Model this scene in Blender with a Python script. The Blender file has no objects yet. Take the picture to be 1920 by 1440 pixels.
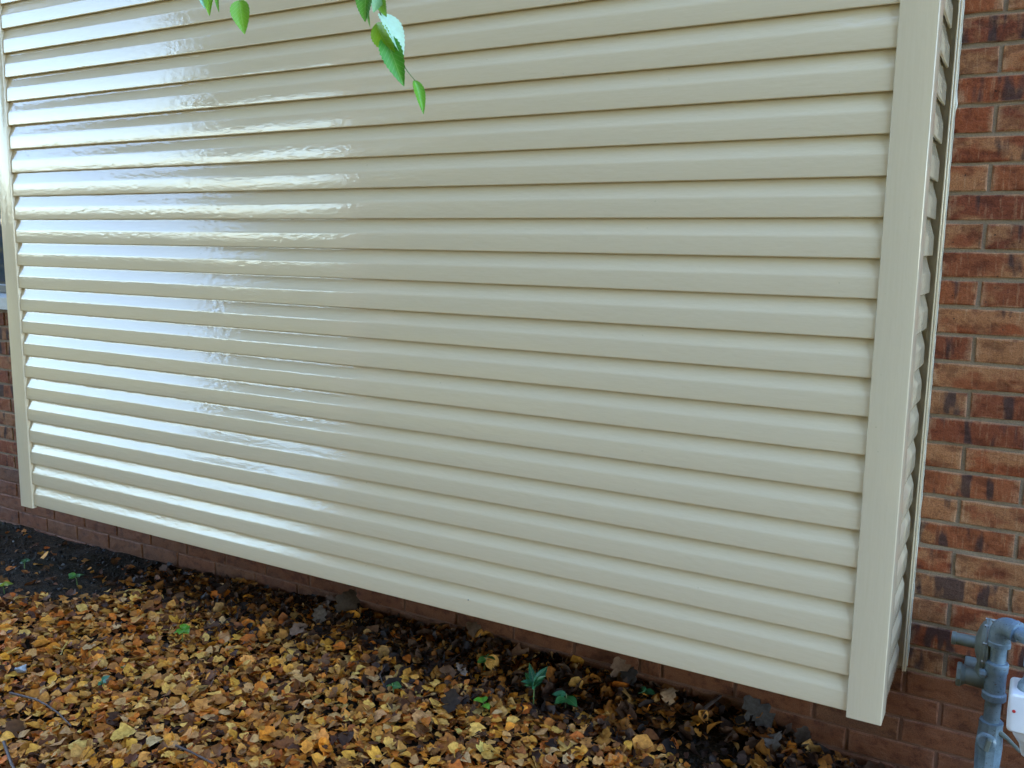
import bpy, math, random
import numpy as np
from mathutils import Vector, Matrix

rng = np.random.default_rng(7)
random.seed(7)
S = bpy.context.scene
COL = S.collection
R = math.radians

# ------------------------------------------------------------------ camera
F_PX, YAW, PITCH, ROLL = 1690.7, -0.51853, -0.15199, 0.01475
CAM = np.array([3.9705, -2.4456, 1.2370])
_f = np.array([math.sin(YAW)*math.cos(PITCH), math.cos(YAW)*math.cos(PITCH), math.sin(PITCH)])
_r0 = np.array([math.cos(YAW), -math.sin(YAW), 0.0])
_u0 = np.cross(_r0, _f)
RT = _r0*math.cos(ROLL) + _u0*math.sin(ROLL)
UP = -_r0*math.sin(ROLL) + _u0*math.cos(ROLL)
FW = _f
cam_data = bpy.data.cameras.new('camera')
cam_data.sensor_width = 36.0
cam_data.lens = 36.0*F_PX/1920.0
cam_data.clip_start, cam_data.clip_end = 0.05, 2000
cam = bpy.data.objects.new('camera', cam_data)
COL.objects.link(cam)
cam.matrix_world = Matrix(((RT[0], UP[0], -FW[0], CAM[0]), (RT[1], UP[1], -FW[1], CAM[1]),
                           (RT[2], UP[2], -FW[2], CAM[2]), (0, 0, 0, 1)))
S.camera = cam

# ------------------------------------------------------------------ light
SUN_EL, SUN_AZ = R(50), R(328)          # azimuth clockwise from +Y: behind the house and to the left, so the wall and the yard in view lie in open shade
world = bpy.data.worlds.new('World')
S.world = world
world.use_nodes = True
wn = world.node_tree
bg = wn.nodes['Background']
sky = wn.nodes.new('ShaderNodeTexSky')
sky.sky_type = 'NISHITA'
sky.sun_disc = False
sky.sun_elevation = SUN_EL
sky.sun_rotation = SUN_AZ
sky.air_density, sky.dust_density, sky.ozone_density = 1.0, 0.35, 2.6
wn.links.new(sky.outputs[0], bg.inputs[0])
bg.inputs[1].default_value = 0.15
sl = bpy.data.lights.new('sun', 'SUN')
sl.energy = 3.5
sl.angle = R(0.5)
sl.color = (1.0, 0.90, 0.74)
sun = bpy.data.objects.new('sun', sl)
COL.objects.link(sun)
sdir = Vector((math.sin(SUN_AZ)*math.cos(SUN_EL), math.cos(SUN_AZ)*math.cos(SUN_EL), math.sin(SUN_EL)))
sun.rotation_euler = sdir.to_track_quat('Z', 'Y').to_euler()
sun.location = (-6, 9, 14)

S.view_settings.view_transform = 'Standard'
S.view_settings.look = 'None'
S.view_settings.gamma = 1.0
S.view_settings.use_curve_mapping = False
S.view_settings.exposure = 3.75
S.cycles.use_denoising = True
S.cycles.max_bounces = 6
S.cycles.diffuse_bounces = 3
S.cycles.glossy_bounces = 3
S.cycles.transmission_bounces = 4
S.cycles.sample_clamp_indirect = 6.0

# ------------------------------------------------------------------ helpers
def ray(x, y):
    return FW + RT*(x-960)/F_PX - UP*(y-720)/F_PX
def onY(x, y, Y):
    d = ray(x, y); t = (Y-CAM[1])/d[1]; return CAM + t*d
def onZ(x, y, Z):
    d = ray(x, y); t = (Z-CAM[2])/d[2]; return CAM + t*d
def at_depth(x, y, z):
    return CAM + ray(x, y)*z
def smooth(a, b, x):
    t = np.clip((np.asarray(x, float)-a)/(b-a), 0, 1); return t*t*(3-2*t)

def tag(o, label=None, cat=None, group=None, kind=None):
    if label: o['label'] = label
    if cat: o['category'] = cat
    if group: o['group'] = group
    if kind: o['kind'] = kind
    return o
def mesh(name, v, f, mat=None, smooth_shade=False):
    me = bpy.data.meshes.new(name)
    me.from_pydata([tuple(map(float, p)) for p in v], [], [tuple(map(int, q)) for q in f])
    me.update()
    if mat: me.materials.append(mat)
    if smooth_shade: me.shade_smooth()
    return me
def obj(name, me, parent=None, loc=None, rot=None):
    o = bpy.data.objects.new(name, me)
    COL.objects.link(o)
    if parent is not None: o.parent = parent
    if loc is not None: o.location = loc
    if rot is not None: o.rotation_euler = rot
    return o
def thing(name, loc=(0, 0, 0), **k):
    o = bpy.data.objects.new(name, None)
    o.empty_display_size = 0.1
    COL.objects.link(o); o.location = loc
    return tag(o, **k)

class MB:
    """collects shapes for ONE mesh"""
    def __init__(self): self.v, self.f = [], []
    def add(self, v, f):
        n = len(self.v); self.v += [tuple(p) for p in v]; self.f += [tuple(i+n for i in q) for q in f]; return self
    def box(self, x0, x1, y0, y1, z0, z1, b=0.0):
        if b <= 0:
            v = [(x, y, z) for x in (x0, x1) for y in (y0, y1) for z in (z0, z1)]
            return self.add(v, [(0, 1, 3, 2), (4, 6, 7, 5), (0, 4, 5, 1), (2, 3, 7, 6), (0, 2, 6, 4), (1, 5, 7, 3)])
        # chamfered box: three nested shells of corner points
        v, idx = [], {}
        for ix, (xa, sx) in enumerate(((x0, 1), (x1, -1))):
            for iy, (ya, sy) in enumerate(((y0, 1), (y1, -1))):
                for iz, (za, sz) in enumerate(((z0, 1), (z1, -1))):
                    for k, p in enumerate(((xa, ya+sy*b, za+sz*b), (xa+sx*b, ya, za+sz*b), (xa+sx*b, ya+sy*b, za))):
                        idx[(ix, iy, iz, k)] = len(v); v.append(p)
        f = []
        g = lambda *a: idx[a]
        for s in (0, 1):
            q = [g(s, 0, 0, 0), g(s, 0, 1, 0), g(s, 1, 1, 0), g(s, 1, 0, 0)]; f.append(q if s == 0 else q[::-1])
            q = [g(0, s, 0, 1), g(1, s, 0, 1), g(1, s, 1, 1), g(0, s, 1, 1)]; f.append(q if s == 0 else q[::-1])
            q = [g(0, 0, s, 2), g(0, 1, s, 2), g(1, 1, s, 2), g(1, 0, s, 2)]; f.append(q if s == 0 else q[::-1])
        for i in (0, 1):
            for j in (0, 1):
                f.append([g(i, j, 0, 0), g(i, j, 0, 1), g(i, j, 1, 1), g(i, j, 1, 0)])
                f.append([g(i, 0, j, 0), g(i, 0, j, 2), g(i, 1, j, 2), g(i, 1, j, 0)])
                f.append([g(0, i, j, 1), g(0, i, j, 2), g(1, i, j, 2), g(1, i, j, 1)])
                for k in (0, 1):
                    f.append([g(i, j, k, 0), g(i, j, k, 1), g(i, j, k, 2)])
        return self.add(v, f)
    def tube(self, pts, rad, n=16, caps=True):
        pts = [Vector(p) for p in pts]
        rad = rad if hasattr(rad, '__len__') else [rad]*len(pts)
        v, f = [], []
        t0 = (pts[1]-pts[0]).normalized()
        a = t0.orthogonal().normalized()
        for i, p in enumerate(pts):
            t = (pts[min(i+1, len(pts)-1)]-pts[max(i-1, 0)])
            t = t.normalized() if t.length > 1e-9 else t0
            a = (a-t*a.dot(t)).normalized(); b = t.cross(a)
            for k in range(n):
                c = 2*math.pi*k/n
                v.append(p+(a*math.cos(c)+b*math.sin(c))*rad[i])
        for i in range(len(pts)-1):
            for k in range(n):
                k2 = (k+1) % n
                f.append((i*n+k, i*n+k2, (i+1)*n+k2, (i+1)*n+k))
        if caps:
            f.append(tuple(range(n))[::-1]); f.append(tuple((len(pts)-1)*n+k for k in range(n)))
        return self.add(v, f)
    def lathe(self, org, axis, prof, n=24):
        """prof: (distance along axis, radius)"""
        org, axis = Vector(org), Vector(axis).normalized()
        a = axis.orthogonal().normalized(); b = axis.cross(a)
        v, f = [], []
        for d, r in prof:
            for k in range(n):
                c = 2*math.pi*k/n
                v.append(org+axis*d+(a*math.cos(c)+b*math.sin(c))*max(r, 1e-4))
        m = len(prof)
        for i in range(m-1):
            for k in range(n):
                k2 = (k+1) % n
                f.append((i*n+k, i*n+k2, (i+1)*n+k2, (i+1)*n+k))
        f.append(tuple(range(n))[::-1]); f.append(tuple((m-1)*n+k for k in range(n)))
        return self.add(v, f)
    def extrude(self, prof, axis, a0, a1, closed=True):
        """2-D profile swept along x ('x': prof=(y,z)) or z ('z': prof=(x,y))"""
        mk = (lambda p, a: (a, p[0], p[1])) if axis == 'x' else ((lambda p, a: (p[0], p[1], a)) if axis == 'z' else (lambda p, a: (p[0], a, p[1])))
        n = len(prof)
        v = [mk(p, a0) for p in prof]+[mk(p, a1) for p in prof]
        f = [(i, (i+1) % n, n+(i+1) % n, n+i) for i in range(n if closed else n-1)]
        if closed:
            f += [tuple(range(n))[::-1], tuple(range(n, 2*n))]
        return self.add(v, f)
    def mesh(self, name, mat, sm=False, angle=35):
        me = mesh(name, self.v, self.f, mat)
        import bmesh
        bm = bmesh.new(); bm.from_mesh(me); bmesh.ops.recalc_face_normals(bm, faces=bm.faces)
        if sm:
            for fc in bm.faces: fc.smooth = True
            for e in bm.edges:
                if len(e.link_faces) == 2 and e.calc_face_angle(0) > R(angle): e.smooth = False
        bm.to_mesh(me); bm.free()
        return me

# ------------------------------------------------------------------ materials
def new_mat(name):
    m = bpy.data.materials.new(name); m.use_nodes = True
    nt = m.node_tree; b = nt.nodes['Principled BSDF']
    return m, nt, b
def N(nt, t, **k):
    n = nt.nodes.new(t)
    for a, v in k.items():
        if a.startswith('i_'):
            n.inputs[int(a[2:]) if a[2:].isdigit() else a[2:]].default_value = v
        else: setattr(n, a, v)
    return n
def L(nt, a, b): nt.links.new(a, b)
def mapping(nt, src, scale, offset=None):
    m = N(nt, 'ShaderNodeMapping'); m.inputs['Scale'].default_value = scale
    L(nt, src, m.inputs['Vector'])
    if offset is not None: L(nt, offset, m.inputs['Location'])
    return m.outputs[0]
def noise(nt, vec, scale, detail=4, rough=.55):
    n = N(nt, 'ShaderNodeTexNoise'); n.inputs['Scale'].default_value = scale
    n.inputs['Detail'].default_value = detail; n.inputs['Roughness'].default_value = rough
    L(nt, vec, n.inputs['Vector']); return n.outputs['Fac']
def ramp(nt, fac, stops, interp='LINEAR'):
    r = N(nt, 'ShaderNodeValToRGB'); e = r.color_ramp.elements; r.color_ramp.interpolation = interp
    while len(e) < len(stops): e.new(0.5)
    for i, (p, c) in enumerate(stops):
        e[i].position = p; e[i].color = (*c, 1) if len(c) == 3 else c
    L(nt, fac, r.inputs[0]); return r.outputs[0]
def mix(nt, fac, a, b, mode='MIX'):
    m = N(nt, 'ShaderNodeMix', data_type='RGBA', blend_type=mode)
    for s, x in ((m.inputs[0], fac), (m.inputs[6], a), (m.inputs[7], b)):
        if hasattr(x, 'links'): L(nt, x, s)
        else: s.default_value = x if not isinstance(x, tuple) or len(x) != 3 else (*x, 1)
    return m.outputs[2]
def math_(nt, op, a, b=0.0, clamp=False):
    m = N(nt, 'ShaderNodeMath', operation=op, use_clamp=clamp)
    for s, x in ((m.inputs[0], a), (m.inputs[1], b)):
        if hasattr(x, 'links'): L(nt, x, s)
        else: s.default_value = x
    return m.outputs[0]
def bump(nt, h, strength, dist, prev=None):
    b = N(nt, 'ShaderNodeBump'); b.inputs['Strength'].default_value = strength; b.inputs['Distance'].default_value = dist
    L(nt, h, b.inputs['Height'])
    if prev is not None: L(nt, prev, b.inputs['Normal'])
    return b.outputs[0]

def siding_material(name, axis):
    """cream vinyl with embossed wood grain running along `axis`"""
    m, nt, b = new_mat(name)
    tc = N(nt, 'ShaderNodeTexCoord'); oi = N(nt, 'ShaderNodeObjectInfo')
    off = N(nt, 'ShaderNodeCombineXYZ')
    k = math_(nt, 'MULTIPLY', oi.outputs['Random'], 37.0)
    L(nt, k, off.inputs[0]); L(nt, k, off.inputs[2])
    lo, hi = 9.0, 260.0
    sc = {'x': (lo, hi, hi), 'y': (hi, lo, hi), 'z': (hi, hi, lo)}[axis]
    g1 = noise(nt, mapping(nt, tc.outputs['Object'], sc, off.outputs[0]), 1.0, 3, .6)
    sc2 = {'x': (30, 30, 75), 'y': (30, 30, 75), 'z': (75, 75, 30)}[axis]
    g2 = noise(nt, mapping(nt, tc.outputs['Object'], sc2, off.outputs[0]), 1.0, 2, .5)
    big = noise(nt, mapping(nt, tc.outputs['Object'], (1.3, 1.3, 2.0), off.outputs[0]), 1.0, 2, .5)
    wav = noise(nt, mapping(nt, tc.outputs['Object'], {'x': (2.6, 6, 9), 'y': (6, 2.6, 9), 'z': (9, 9, 2.2)}[axis], off.outputs[0]), 1.0, 1, .5)
    c = ramp(nt, g1, [(.30, (.610, .508, .345)), (.70, (.640, .538, .370))])
    c = mix(nt, math_(nt, 'MULTIPLY', big, .35), c, (.575, .468, .31))
    # faint grime specks
    sp = noise(nt, mapping(nt, tc.outputs['Object'], (55, 55, 55), off.outputs[0]), 1.0, 2, .6)
    spm = ramp(nt, sp, [(.755, (0, 0, 0)), (.80, (1, 1, 1))])
    c = mix(nt, math_(nt, 'MULTIPLY', spm, .35), c, (.25, .21, .14))
    L(nt, c, b.inputs['Base Color'])
    rr = math_(nt, 'MULTIPLY_ADD', g2, .16)
    nt.nodes[rr.node.name].inputs[2].default_value = .15
    L(nt, math_(nt, 'ADD', rr, .12), b.inputs['Roughness'])
    b.inputs['IOR'].default_value = 1.5
    b.inputs['Coat Weight'].default_value = 1.0
    b.inputs['Coat IOR'].default_value = 1.5
    b.inputs['Specular IOR Level'].default_value = .06
    cr = math_(nt, 'MULTIPLY_ADD', wav, .22, True); nt.nodes[cr.node.name].inputs[2].default_value = -.03
    L(nt, cr, b.inputs['Coat Roughness'])
    n1 = bump(nt, wav, .2, .002)
    n2 = bump(nt, g2, .6, .0011, n1)
    n3 = bump(nt, g1, .13, .0004, n2)
    L(nt, n3, b.inputs['Normal'])
    L(nt, n3, b.inputs['Coat Normal'])
    return m
M_SIDE_X = siding_material('cream_vinyl_long', 'x')
M_SIDE_Y = siding_material('cream_vinyl_return', 'y')
M_POST = siding_material('cream_vinyl_post', 'z')

def brick_material(name, lower=False):
    m, nt, b = new_mat(name)
    tc = N(nt, 'ShaderNodeTexCoord'); oi = N(nt, 'ShaderNodeObjectInfo')
    off = N(nt, 'ShaderNodeCombineXYZ')
    k = math_(nt, 'MULTIPLY', oi.outputs['Random'], 91.0)
    for i in range(3): L(nt, k, off.inputs[i])
    geo = N(nt, 'ShaderNodeNewGeometry')
    P = tc.outputs['Object'] if not lower == 'mass' else geo.outputs['Position']
    big = noise(nt, mapping(nt, P, (7, 7, 11), off.outputs[0]), 1.0, 3, .55)
    mid = noise(nt, mapping(nt, P, (20, 20, 26), off.outputs[0]), 1.0, 4, .6)
    drag = noise(nt, mapping(nt, P, (120, 120, 14), off.outputs[0]), 1.0, 3, .6)      # vertical wire-cut drag marks
    fine = noise(nt, mapping(nt, P, (330, 330, 330), off.outputs[0]), 1.0, 3, .6)
    if lower is True:
        base = ramp(nt, oi.outputs['Random'], [(0, (.170, .056, .022)), (.5, (.205, .070, .027)), (1, (.185, .072, .030))])
        c = mix(nt, math_(nt, 'MULTIPLY', ramp(nt, mid, [(.5, (0, 0, 0)), (.7, (1, 1, 1))]), .25), base, (.20, .10, .06))
        c = mix(nt, math_(nt, 'MULTIPLY', ramp(nt, big, [(.5, (0, 0, 0)), (.75, (1, 1, 1))]), .4), c, (.060, .032, .024))
    else:
        base = ramp(nt, oi.outputs['Random'], [(0, (.215, .052, .018)), (.25, (.275, .072, .023)), (.5, (.175, .046, .019)), (.75, (.295, .090, .031)), (1, (.225, .064, .023))])
        rnd2 = math_(nt, 'FRACT', math_(nt, 'MULTIPLY', oi.outputs['Random'], 7.31))
        thr = math_(nt, 'MULTIPLY_ADD', rnd2, .30); nt.nodes[thr.node.name].inputs[2].default_value = -.20
        tan = math_(nt, 'MULTIPLY', math_(nt, 'SUBTRACT', math_(nt, 'ADD', big, thr), .44), 9.0, True)
        tanm = math_(nt, 'MULTIPLY', tan, math_(nt, 'MULTIPLY_ADD', mid, 1.5), True)
        c = mix(nt, math_(nt, 'MULTIPLY', tanm, .55), base, (.400, .205, .090))
        c = mix(nt, math_(nt, 'MULTIPLY', ramp(nt, drag, [(.55, (0, 0, 0)), (.72, (1, 1, 1))]), .34), c, (.52, .33, .185))
        rnd3 = math_(nt, 'FRACT', math_(nt, 'MULTIPLY', oi.outputs['Random'], 13.7))
        dk = noise(nt, mapping(nt, P, (13, 13, 3), off.outputs[0]), 2.0, 2, .5)
        dkm = math_(nt, 'MULTIPLY', math_(nt, 'SUBTRACT', math_(nt, 'ADD', dk, math_(nt, 'MULTIPLY', rnd3, .28)), .772), 11.0, True)
        c = mix(nt, math_(nt, 'MULTIPLY', dkm, .85), c, (.045, .028, .026))
        pit = noise(nt, mapping(nt, P, (75, 75, 95), off.outputs[0]), 1.0, 2, .5)
        c = mix(nt, math_(nt, 'MULTIPLY', ramp(nt, pit, [(.73, (0, 0, 0)), (.76, (1, 1, 1))]), .8), c, (.03, .018, .014))
    if lower != 'mass':
        # worn pale arrises
        sp3 = N(nt, 'ShaderNodeSeparateXYZ'); L(nt, P, sp3.inputs[0])
        ed = math_(nt, 'MAXIMUM', math_(nt, 'MULTIPLY', math_(nt, 'ABSOLUTE', sp3.outputs[0]), 1/.123), math_(nt, 'MULTIPLY', math_(nt, 'ABSOLUTE', sp3.outputs[2]), 1/.034))
        wear = math_(nt, 'MULTIPLY', math_(nt, 'SUBTRACT', math_(nt, 'ADD', ed, math_(nt, 'MULTIPLY', mid, .55)), 1.16), 6.0, True)
        c = mix(nt, math_(nt, 'MULTIPLY', wear, .55 if not lower else .25), c, (.46, .29, .165) if not lower else (.30, .15, .09))
    c = mix(nt, ramp(nt, mid, [(.36, (.85, .85, .85)), (.50, (0, 0, 0))]), c, mix(nt, 1.0, c, (.52, .46, .44), 'MULTIPLY'))
    c = mix(nt, ramp(nt, fine, [(.38, (.75, .75, .75)), (.58, (0, 0, 0))]), c, mix(nt, 1.0, c, (.50, .46, .44), 'MULTIPLY'))
    L(nt, c, b.inputs['Base Color'])
    b.inputs['Roughness'].default_value = .82 if not lower else .7
    b.inputs['Specular IOR Level'].default_value = .28
    n1 = bump(nt, mid, .9 if not lower else .7, .007)
    n2 = bump(nt, drag, .3 if not lower else .15, .0010, n1)
    n3 = bump(nt, fine, .6, .0008, n2)
    L(nt, n3, b.inputs['Normal'])
    return m
M_BRICK = brick_material('red_brick')
M_BRICK_LOW = brick_material('smooth_brown_brick', True)
M_BRICK_MASS = brick_material('red_brick_mass', 'mass')

def mortar_material():
    m, nt, b = new_mat('mortar')
    geo = N(nt, 'ShaderNodeNewGeometry'); P = geo.outputs['Position']
    a = noise(nt, mapping(nt, P, (9, 9, 9)), 1.0, 4, .6)
    f = noise(nt, mapping(nt, P, (210, 210, 210)), 1.0, 4, .7)
    c = ramp(nt, a, [(.3, (.22, .16, .105)), (.7, (.31, .232, .155))])
    c = mix(nt, ramp(nt, f, [(.35, (.8, .8, .8)), (.6, (0, 0, 0))]), c, (.16, .125, .09))
    sep = N(nt, 'ShaderNodeSeparateXYZ'); L(nt, P, sep.inputs[0])
    low = math_(nt, 'MULTIPLY', math_(nt, 'SUBTRACT', -.010, sep.outputs[2]), 40.0, True)    # the base courses are pointed flush with brown mortar
    c = mix(nt, low, c, mix(nt, a, (.13, .055, .030), (.20, .095, .055)))
    L(nt, c, b.inputs['Base Color']); b.inputs['Roughness'].default_value = .9
    L(nt, bump(nt, a, .6, .01, bump(nt, f, .8, .002)), b.inputs['Normal'])
    return m
M_MORTAR = mortar_material()

def simple(name, col, rough=.5, metal=0.0, var=.12, scale=40, bumpd=.0006, spec=None):
    m, nt, b = new_mat(name)
    tc = N(nt, 'ShaderNodeTexCoord')
    n = noise(nt, mapping(nt, tc.outputs['Object'], (scale,)*3), 1.0, 4, .6)
    lo = tuple(c*(1-var) for c in col); hi = tuple(min(1, c*(1+var)) for c in col)
    L(nt, ramp(nt, n, [(.3, lo), (.7, hi)]), b.inputs['Base Color'])
    b.inputs['Roughness'].default_value = rough; b.inputs['Metallic'].default_value = metal
    if bumpd: L(nt, bump(nt, n, .5, bumpd), b.inputs['Normal'])
    return m

def pipe_material():
    m, nt, b = new_mat('grey_blue_paint')
    tc = N(nt, 'ShaderNodeTexCoord')
    n = noise(nt, mapping(nt, tc.outputs['Object'], (28,)*3), 1.0, 5, .65)
    n2 = noise(nt, mapping(nt, tc.outputs['Object'], (190,)*3), 1.0, 3, .6)
    c = ramp(nt, n, [(.32, (.115, .175, .225)), (.55, (.175, .255, .320)), (.75, (.215, .300, .365))])
    c = mix(nt, ramp(nt, n2, [(.62, (0, 0, 0)), (.68, (.75, .75, .75))]), c, (.075, .085, .085))
    n4 = noise(nt, mapping(nt, tc.outputs['Object'], (60,)*3), 1.0, 4, .65)
    c = mix(nt, ramp(nt, n4, [(.67, (0, 0, 0)), (.71, (.8, .8, .8))]), c, (.12, .055, .025))
    L(nt, c, b.inputs['Base Color'])
    b.inputs['Roughness'].default_value = .26
    L(nt, bump(nt, n, .4, .002, bump(nt, n2, .25, .0008)), b.inputs['Normal'])
    return m
M_PIPE = pipe_material()
M_REG = simple('dull_green_grey_paint', (.150, .185, .175), .5, 0, .25, 25, .001)
M_WHITE = simple('white_plastic', (.72, .73, .74), .4, 0, .05, 12, .0002)
M_RED = simple('red_mark', (.55, .03, .03), .5)
M_INK = simple('dark_mark', (.03, .03, .04), .5)
M_BOLT = simple('weathered_steel', (.25, .25, .22), .45, .6, .3, 60)
M_CAULK = simple('pale_sealant', (.52, .49, .40), .6)
M_DARKBOARD = simple('dark_sheathing', (.06, .05, .04), .9)
M_SILL = simple('pale_stone_sill', (.46, .47, .47), .45, 0, .12, 30, .001)
M_FRAME = simple('bronze_window_frame', (.05, .05, .055), .35)

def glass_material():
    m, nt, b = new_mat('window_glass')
    b.inputs['Base Color'].default_value = (.030, .055, .095, 1)  # blue put into the base colour for sky mirrored in the pane
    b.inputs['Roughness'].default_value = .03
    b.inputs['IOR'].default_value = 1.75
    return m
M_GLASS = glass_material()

def leaf_material(name, mode, transl=.25, rough=.5, bumpd=.0015):
    m, nt, b = new_mat(name)
    tc = N(nt, 'ShaderNodeTexCoord'); geo = N(nt, 'ShaderNodeNewGeometry')
    if mode == 'attr':
        a = N(nt, 'ShaderNodeAttribute', attribute_name='leaf_colour'); base = a.outputs['Color']
    else:
        a = N(nt, 'ShaderNodeObjectInfo'); base = a.outputs['Color']
    n = noise(nt, mapping(nt, geo.outputs['Position'], (75,)*3), 1.0, 3, .6)
    if mode == 'green':
        # midrib and side veins, in the leaf's own frame
        sp = N(nt, 'ShaderNodeSeparateXYZ'); L(nt, tc.outputs['Object'], sp.inputs[0])
        ax_ = math_(nt, 'ABSOLUTE', sp.outputs[0])
        w = math_(nt, 'SINE', math_(nt, 'MULTIPLY', math_(nt, 'SUBTRACT', sp.outputs[1], math_(nt, 'MULTIPLY', ax_, .8)), 58.0))
        vein = math_(nt, 'MAXIMUM', ramp(nt, w, [(.80, (0, 0, 0)), (.98, (.55, .55, .55))]), math_(nt, 'SUBTRACT', 1.0, math_(nt, 'MULTIPLY', ax_, 45.0), True))
        c = mix(nt, math_(nt, 'MULTIPLY', vein, .8), base, mix(nt, .30, base, (.55, .70, .30)))
        c = mix(nt, ramp(nt, n, [(.35, (.35, .35, .35)), (.6, (0, 0, 0))]), c, mix(nt, 1.0, c, (.75, .80, .70), 'MULTIPLY'))
    else:
        c = mix(nt, ramp(nt, n, [(.38, (1, 1, 1)), (.62, (0, 0, 0))]), base, mix(nt, 1.0, base, (.66, .60, .55), 'MULTIPLY'))
        n2 = noise(nt, mapping(nt, geo.outputs['Position'], (260,)*3), 1.0, 2, .6)
        c = mix(nt, ramp(nt, n2, [(.64, (0, 0, 0)), (.72, (.7, .7, .7))]), c, mix(nt, 1.0, base, (.30, .22, .18), 'MULTIPLY'))
    L(nt, c, b.inputs['Base Color']); b.inputs['Roughness'].default_value = rough
    if mode == 'attr' or rough > .6: b.inputs['Specular IOR Level'].default_value = .22
    L(nt, bump(nt, n, .5, bumpd), b.inputs['Normal'])
    t = N(nt, 'ShaderNodeBsdfTranslucent'); L(nt, c, t.inputs[0])
    mx = N(nt, 'ShaderNodeMixShader'); mx.inputs[0].default_value = transl
    out = nt.nodes['Material Output']
    L(nt, b.outputs[0], mx.inputs[1]); L(nt, t.outputs[0], mx.inputs[2]); L(nt, mx.outputs[0], out.inputs[0])
    return m
M_LITTER = leaf_material('dry_leaf_mass', 'attr', .12, .68)
M_LEAF = leaf_material('dry_leaf', 'obj', .12, .65)
M_GREEN = leaf_material('green_leaf', 'green', .42, .38, .0005)
M_CROWN = leaf_material('crown_leaf', 'attr', .35, .5, .0)
M_STEM = simple('green_stem', (.10, .16, .035), .5)
M_STICK = simple('grey_brown_stick', (.070, .042, .030), .75, 0, .35, 60, .002)
M_BARK = simple('bark', (.10, .075, .055), .9, 0, .4, 14, .02)

def ground_material():
    m, nt, b = new_mat('soil')
    geo = N(nt, 'ShaderNodeNewGeometry'); P = geo.outputs['Position']
    a = noise(nt, mapping(nt, P, (3, 3, 3)), 1.0, 5, .6)
    f = noise(nt, mapping(nt, P, (85, 85, 85)), 1.0, 5, .7)
    c = ramp(nt, f, [(.34, (.006, .004, .0022)), (.52, (.027, .0165, .008)), (.70, (.095, .058, .030))])
    c = mix(nt, ramp(nt, a, [(.45, (0, 0, 0)), (.7, (.7, .7, .7))]), c, (.012, .011, .005))
    # beyond the yard the ground is lawn under fallen leaves
    ln = N(nt, 'ShaderNodeVectorMath', operation='DISTANCE'); L(nt, P, ln.inputs[0]); ln.inputs[1].default_value = (2.2, -.8, -.3)
    far = math_(nt, 'MULTIPLY', math_(nt, 'SUBTRACT', ln.outputs['Value'], 3.2), 1.2, True)
    lawn = mix(nt, ramp(nt, noise(nt, mapping(nt, P, (11, 11, 11)), 1.0, 4, .7), [(.42, (0, 0, 0)), (.6, (1, 1, 1))]), (.030, .048, .012), (.085, .055, .020))
    c = mix(nt, far, c, lawn)
    L(nt, c, b.inputs['Base Color'])
    w = noise(nt, mapping(nt, P, (7, 7, 7)), 1.0, 3, .6)
    L(nt, ramp(nt, w, [(.4, (.70,)*3), (.65, (.95,)*3)]), b.inputs['Roughness'])
    b.inputs['Specular IOR Level'].default_value = .06
    L(nt, bump(nt, f, .9, .010, bump(nt, a, .3, .012)), b.inputs['Normal'])
    return m
M_SOIL = ground_material()

# ------------------------------------------------------------------ ground
D = 0.385                                   # brick face behind the front of the siding
def gz(x, y):
    x = np.asarray(x, float); y = np.asarray(y, float)
    mound = .050*np.exp(-((y-.40)/.24)**2)*smooth(.5, 1.6, x)*(1-smooth(3.20, 3.62, x))
    z = -.335+mound-.035*smooth(3.35, 3.7, x)*np.exp(-((y-.3)/.3)**2)
    z = z-.018*np.clip(-y, 0, 6)
    z = z+.012*np.sin(3.1*x+1.3*y)*np.cos(2.3*y-.7*x)+.006*np.sin(9.7*x+2.0)*np.sin(8.3*y+x)+.003*np.sin(23*x+5*y)*np.sin(27*y)
    return z
xs = np.concatenate([[-400, -150, -60, -25, -12, -7, -4.5, -3], np.arange(-2.2, 6.01, .05), [6.8, 8, 10, 14, 25, 60, 150, 400]])
ys = np.concatenate([[-400, -150, -60, -25, -12, -8, -6, -4.6, -3.6], np.arange(-2.9, .62, .05), [1, 2, 5, 12, 40, 120, 400]])
XX, YY = np.meshgrid(xs, ys, indexing='ij')
ZZ = gz(XX, np.clip(YY, -9, .6)) + rng.normal(0, .003, XX.shape)*((XX > -2.3) & (XX < 6.1) & (YY > -3))
v = np.stack([XX.ravel(), YY.ravel(), ZZ.ravel()], 1)
ny = len(ys)
f = [(i*ny+j, (i+1)*ny+j, (i+1)*ny+j+1, i*ny+j+1) for i in range(len(xs)-1) for j in range(ny-1)]
g = obj('ground', mesh('ground', v, f, M_SOIL, True))
tag(g, label='dark damp soil below the brick wall', kind='structure')

# ------------------------------------------------------------------ brick wall
PITCH_Z, ZB = .0785, -.2495                 # course height, one bed joint
LB, JT = .2565, .0105                       # brick length with joint, joint width
wall = thing('brick_wall', (0, D, 0), label='red and tan brick house wall around and below the cream siding', cat='wall')
WX0, WX1, WZ0, WZ1 = -6.0, 9.0, -.80, 5.6  # upper wall is unseen, its height raised to shade the yard
WIN = (-1.75, -.52, .945, 2.15)             # window opening
mb = MB()
for (a, b_, c_, d_) in ((WX0, WIN[0], WZ0, WZ1), (WIN[1], WX1, WZ0, WZ1), (WIN[0], WIN[1], WZ0, WIN[2]-.085), (WIN[0], WIN[1], WIN[3], WZ1)):
    mb.box(a, b_, .0060, .20, c_, d_)
obj('mortar', mb.mesh('mortar', M_MORTAR), wall)

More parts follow.
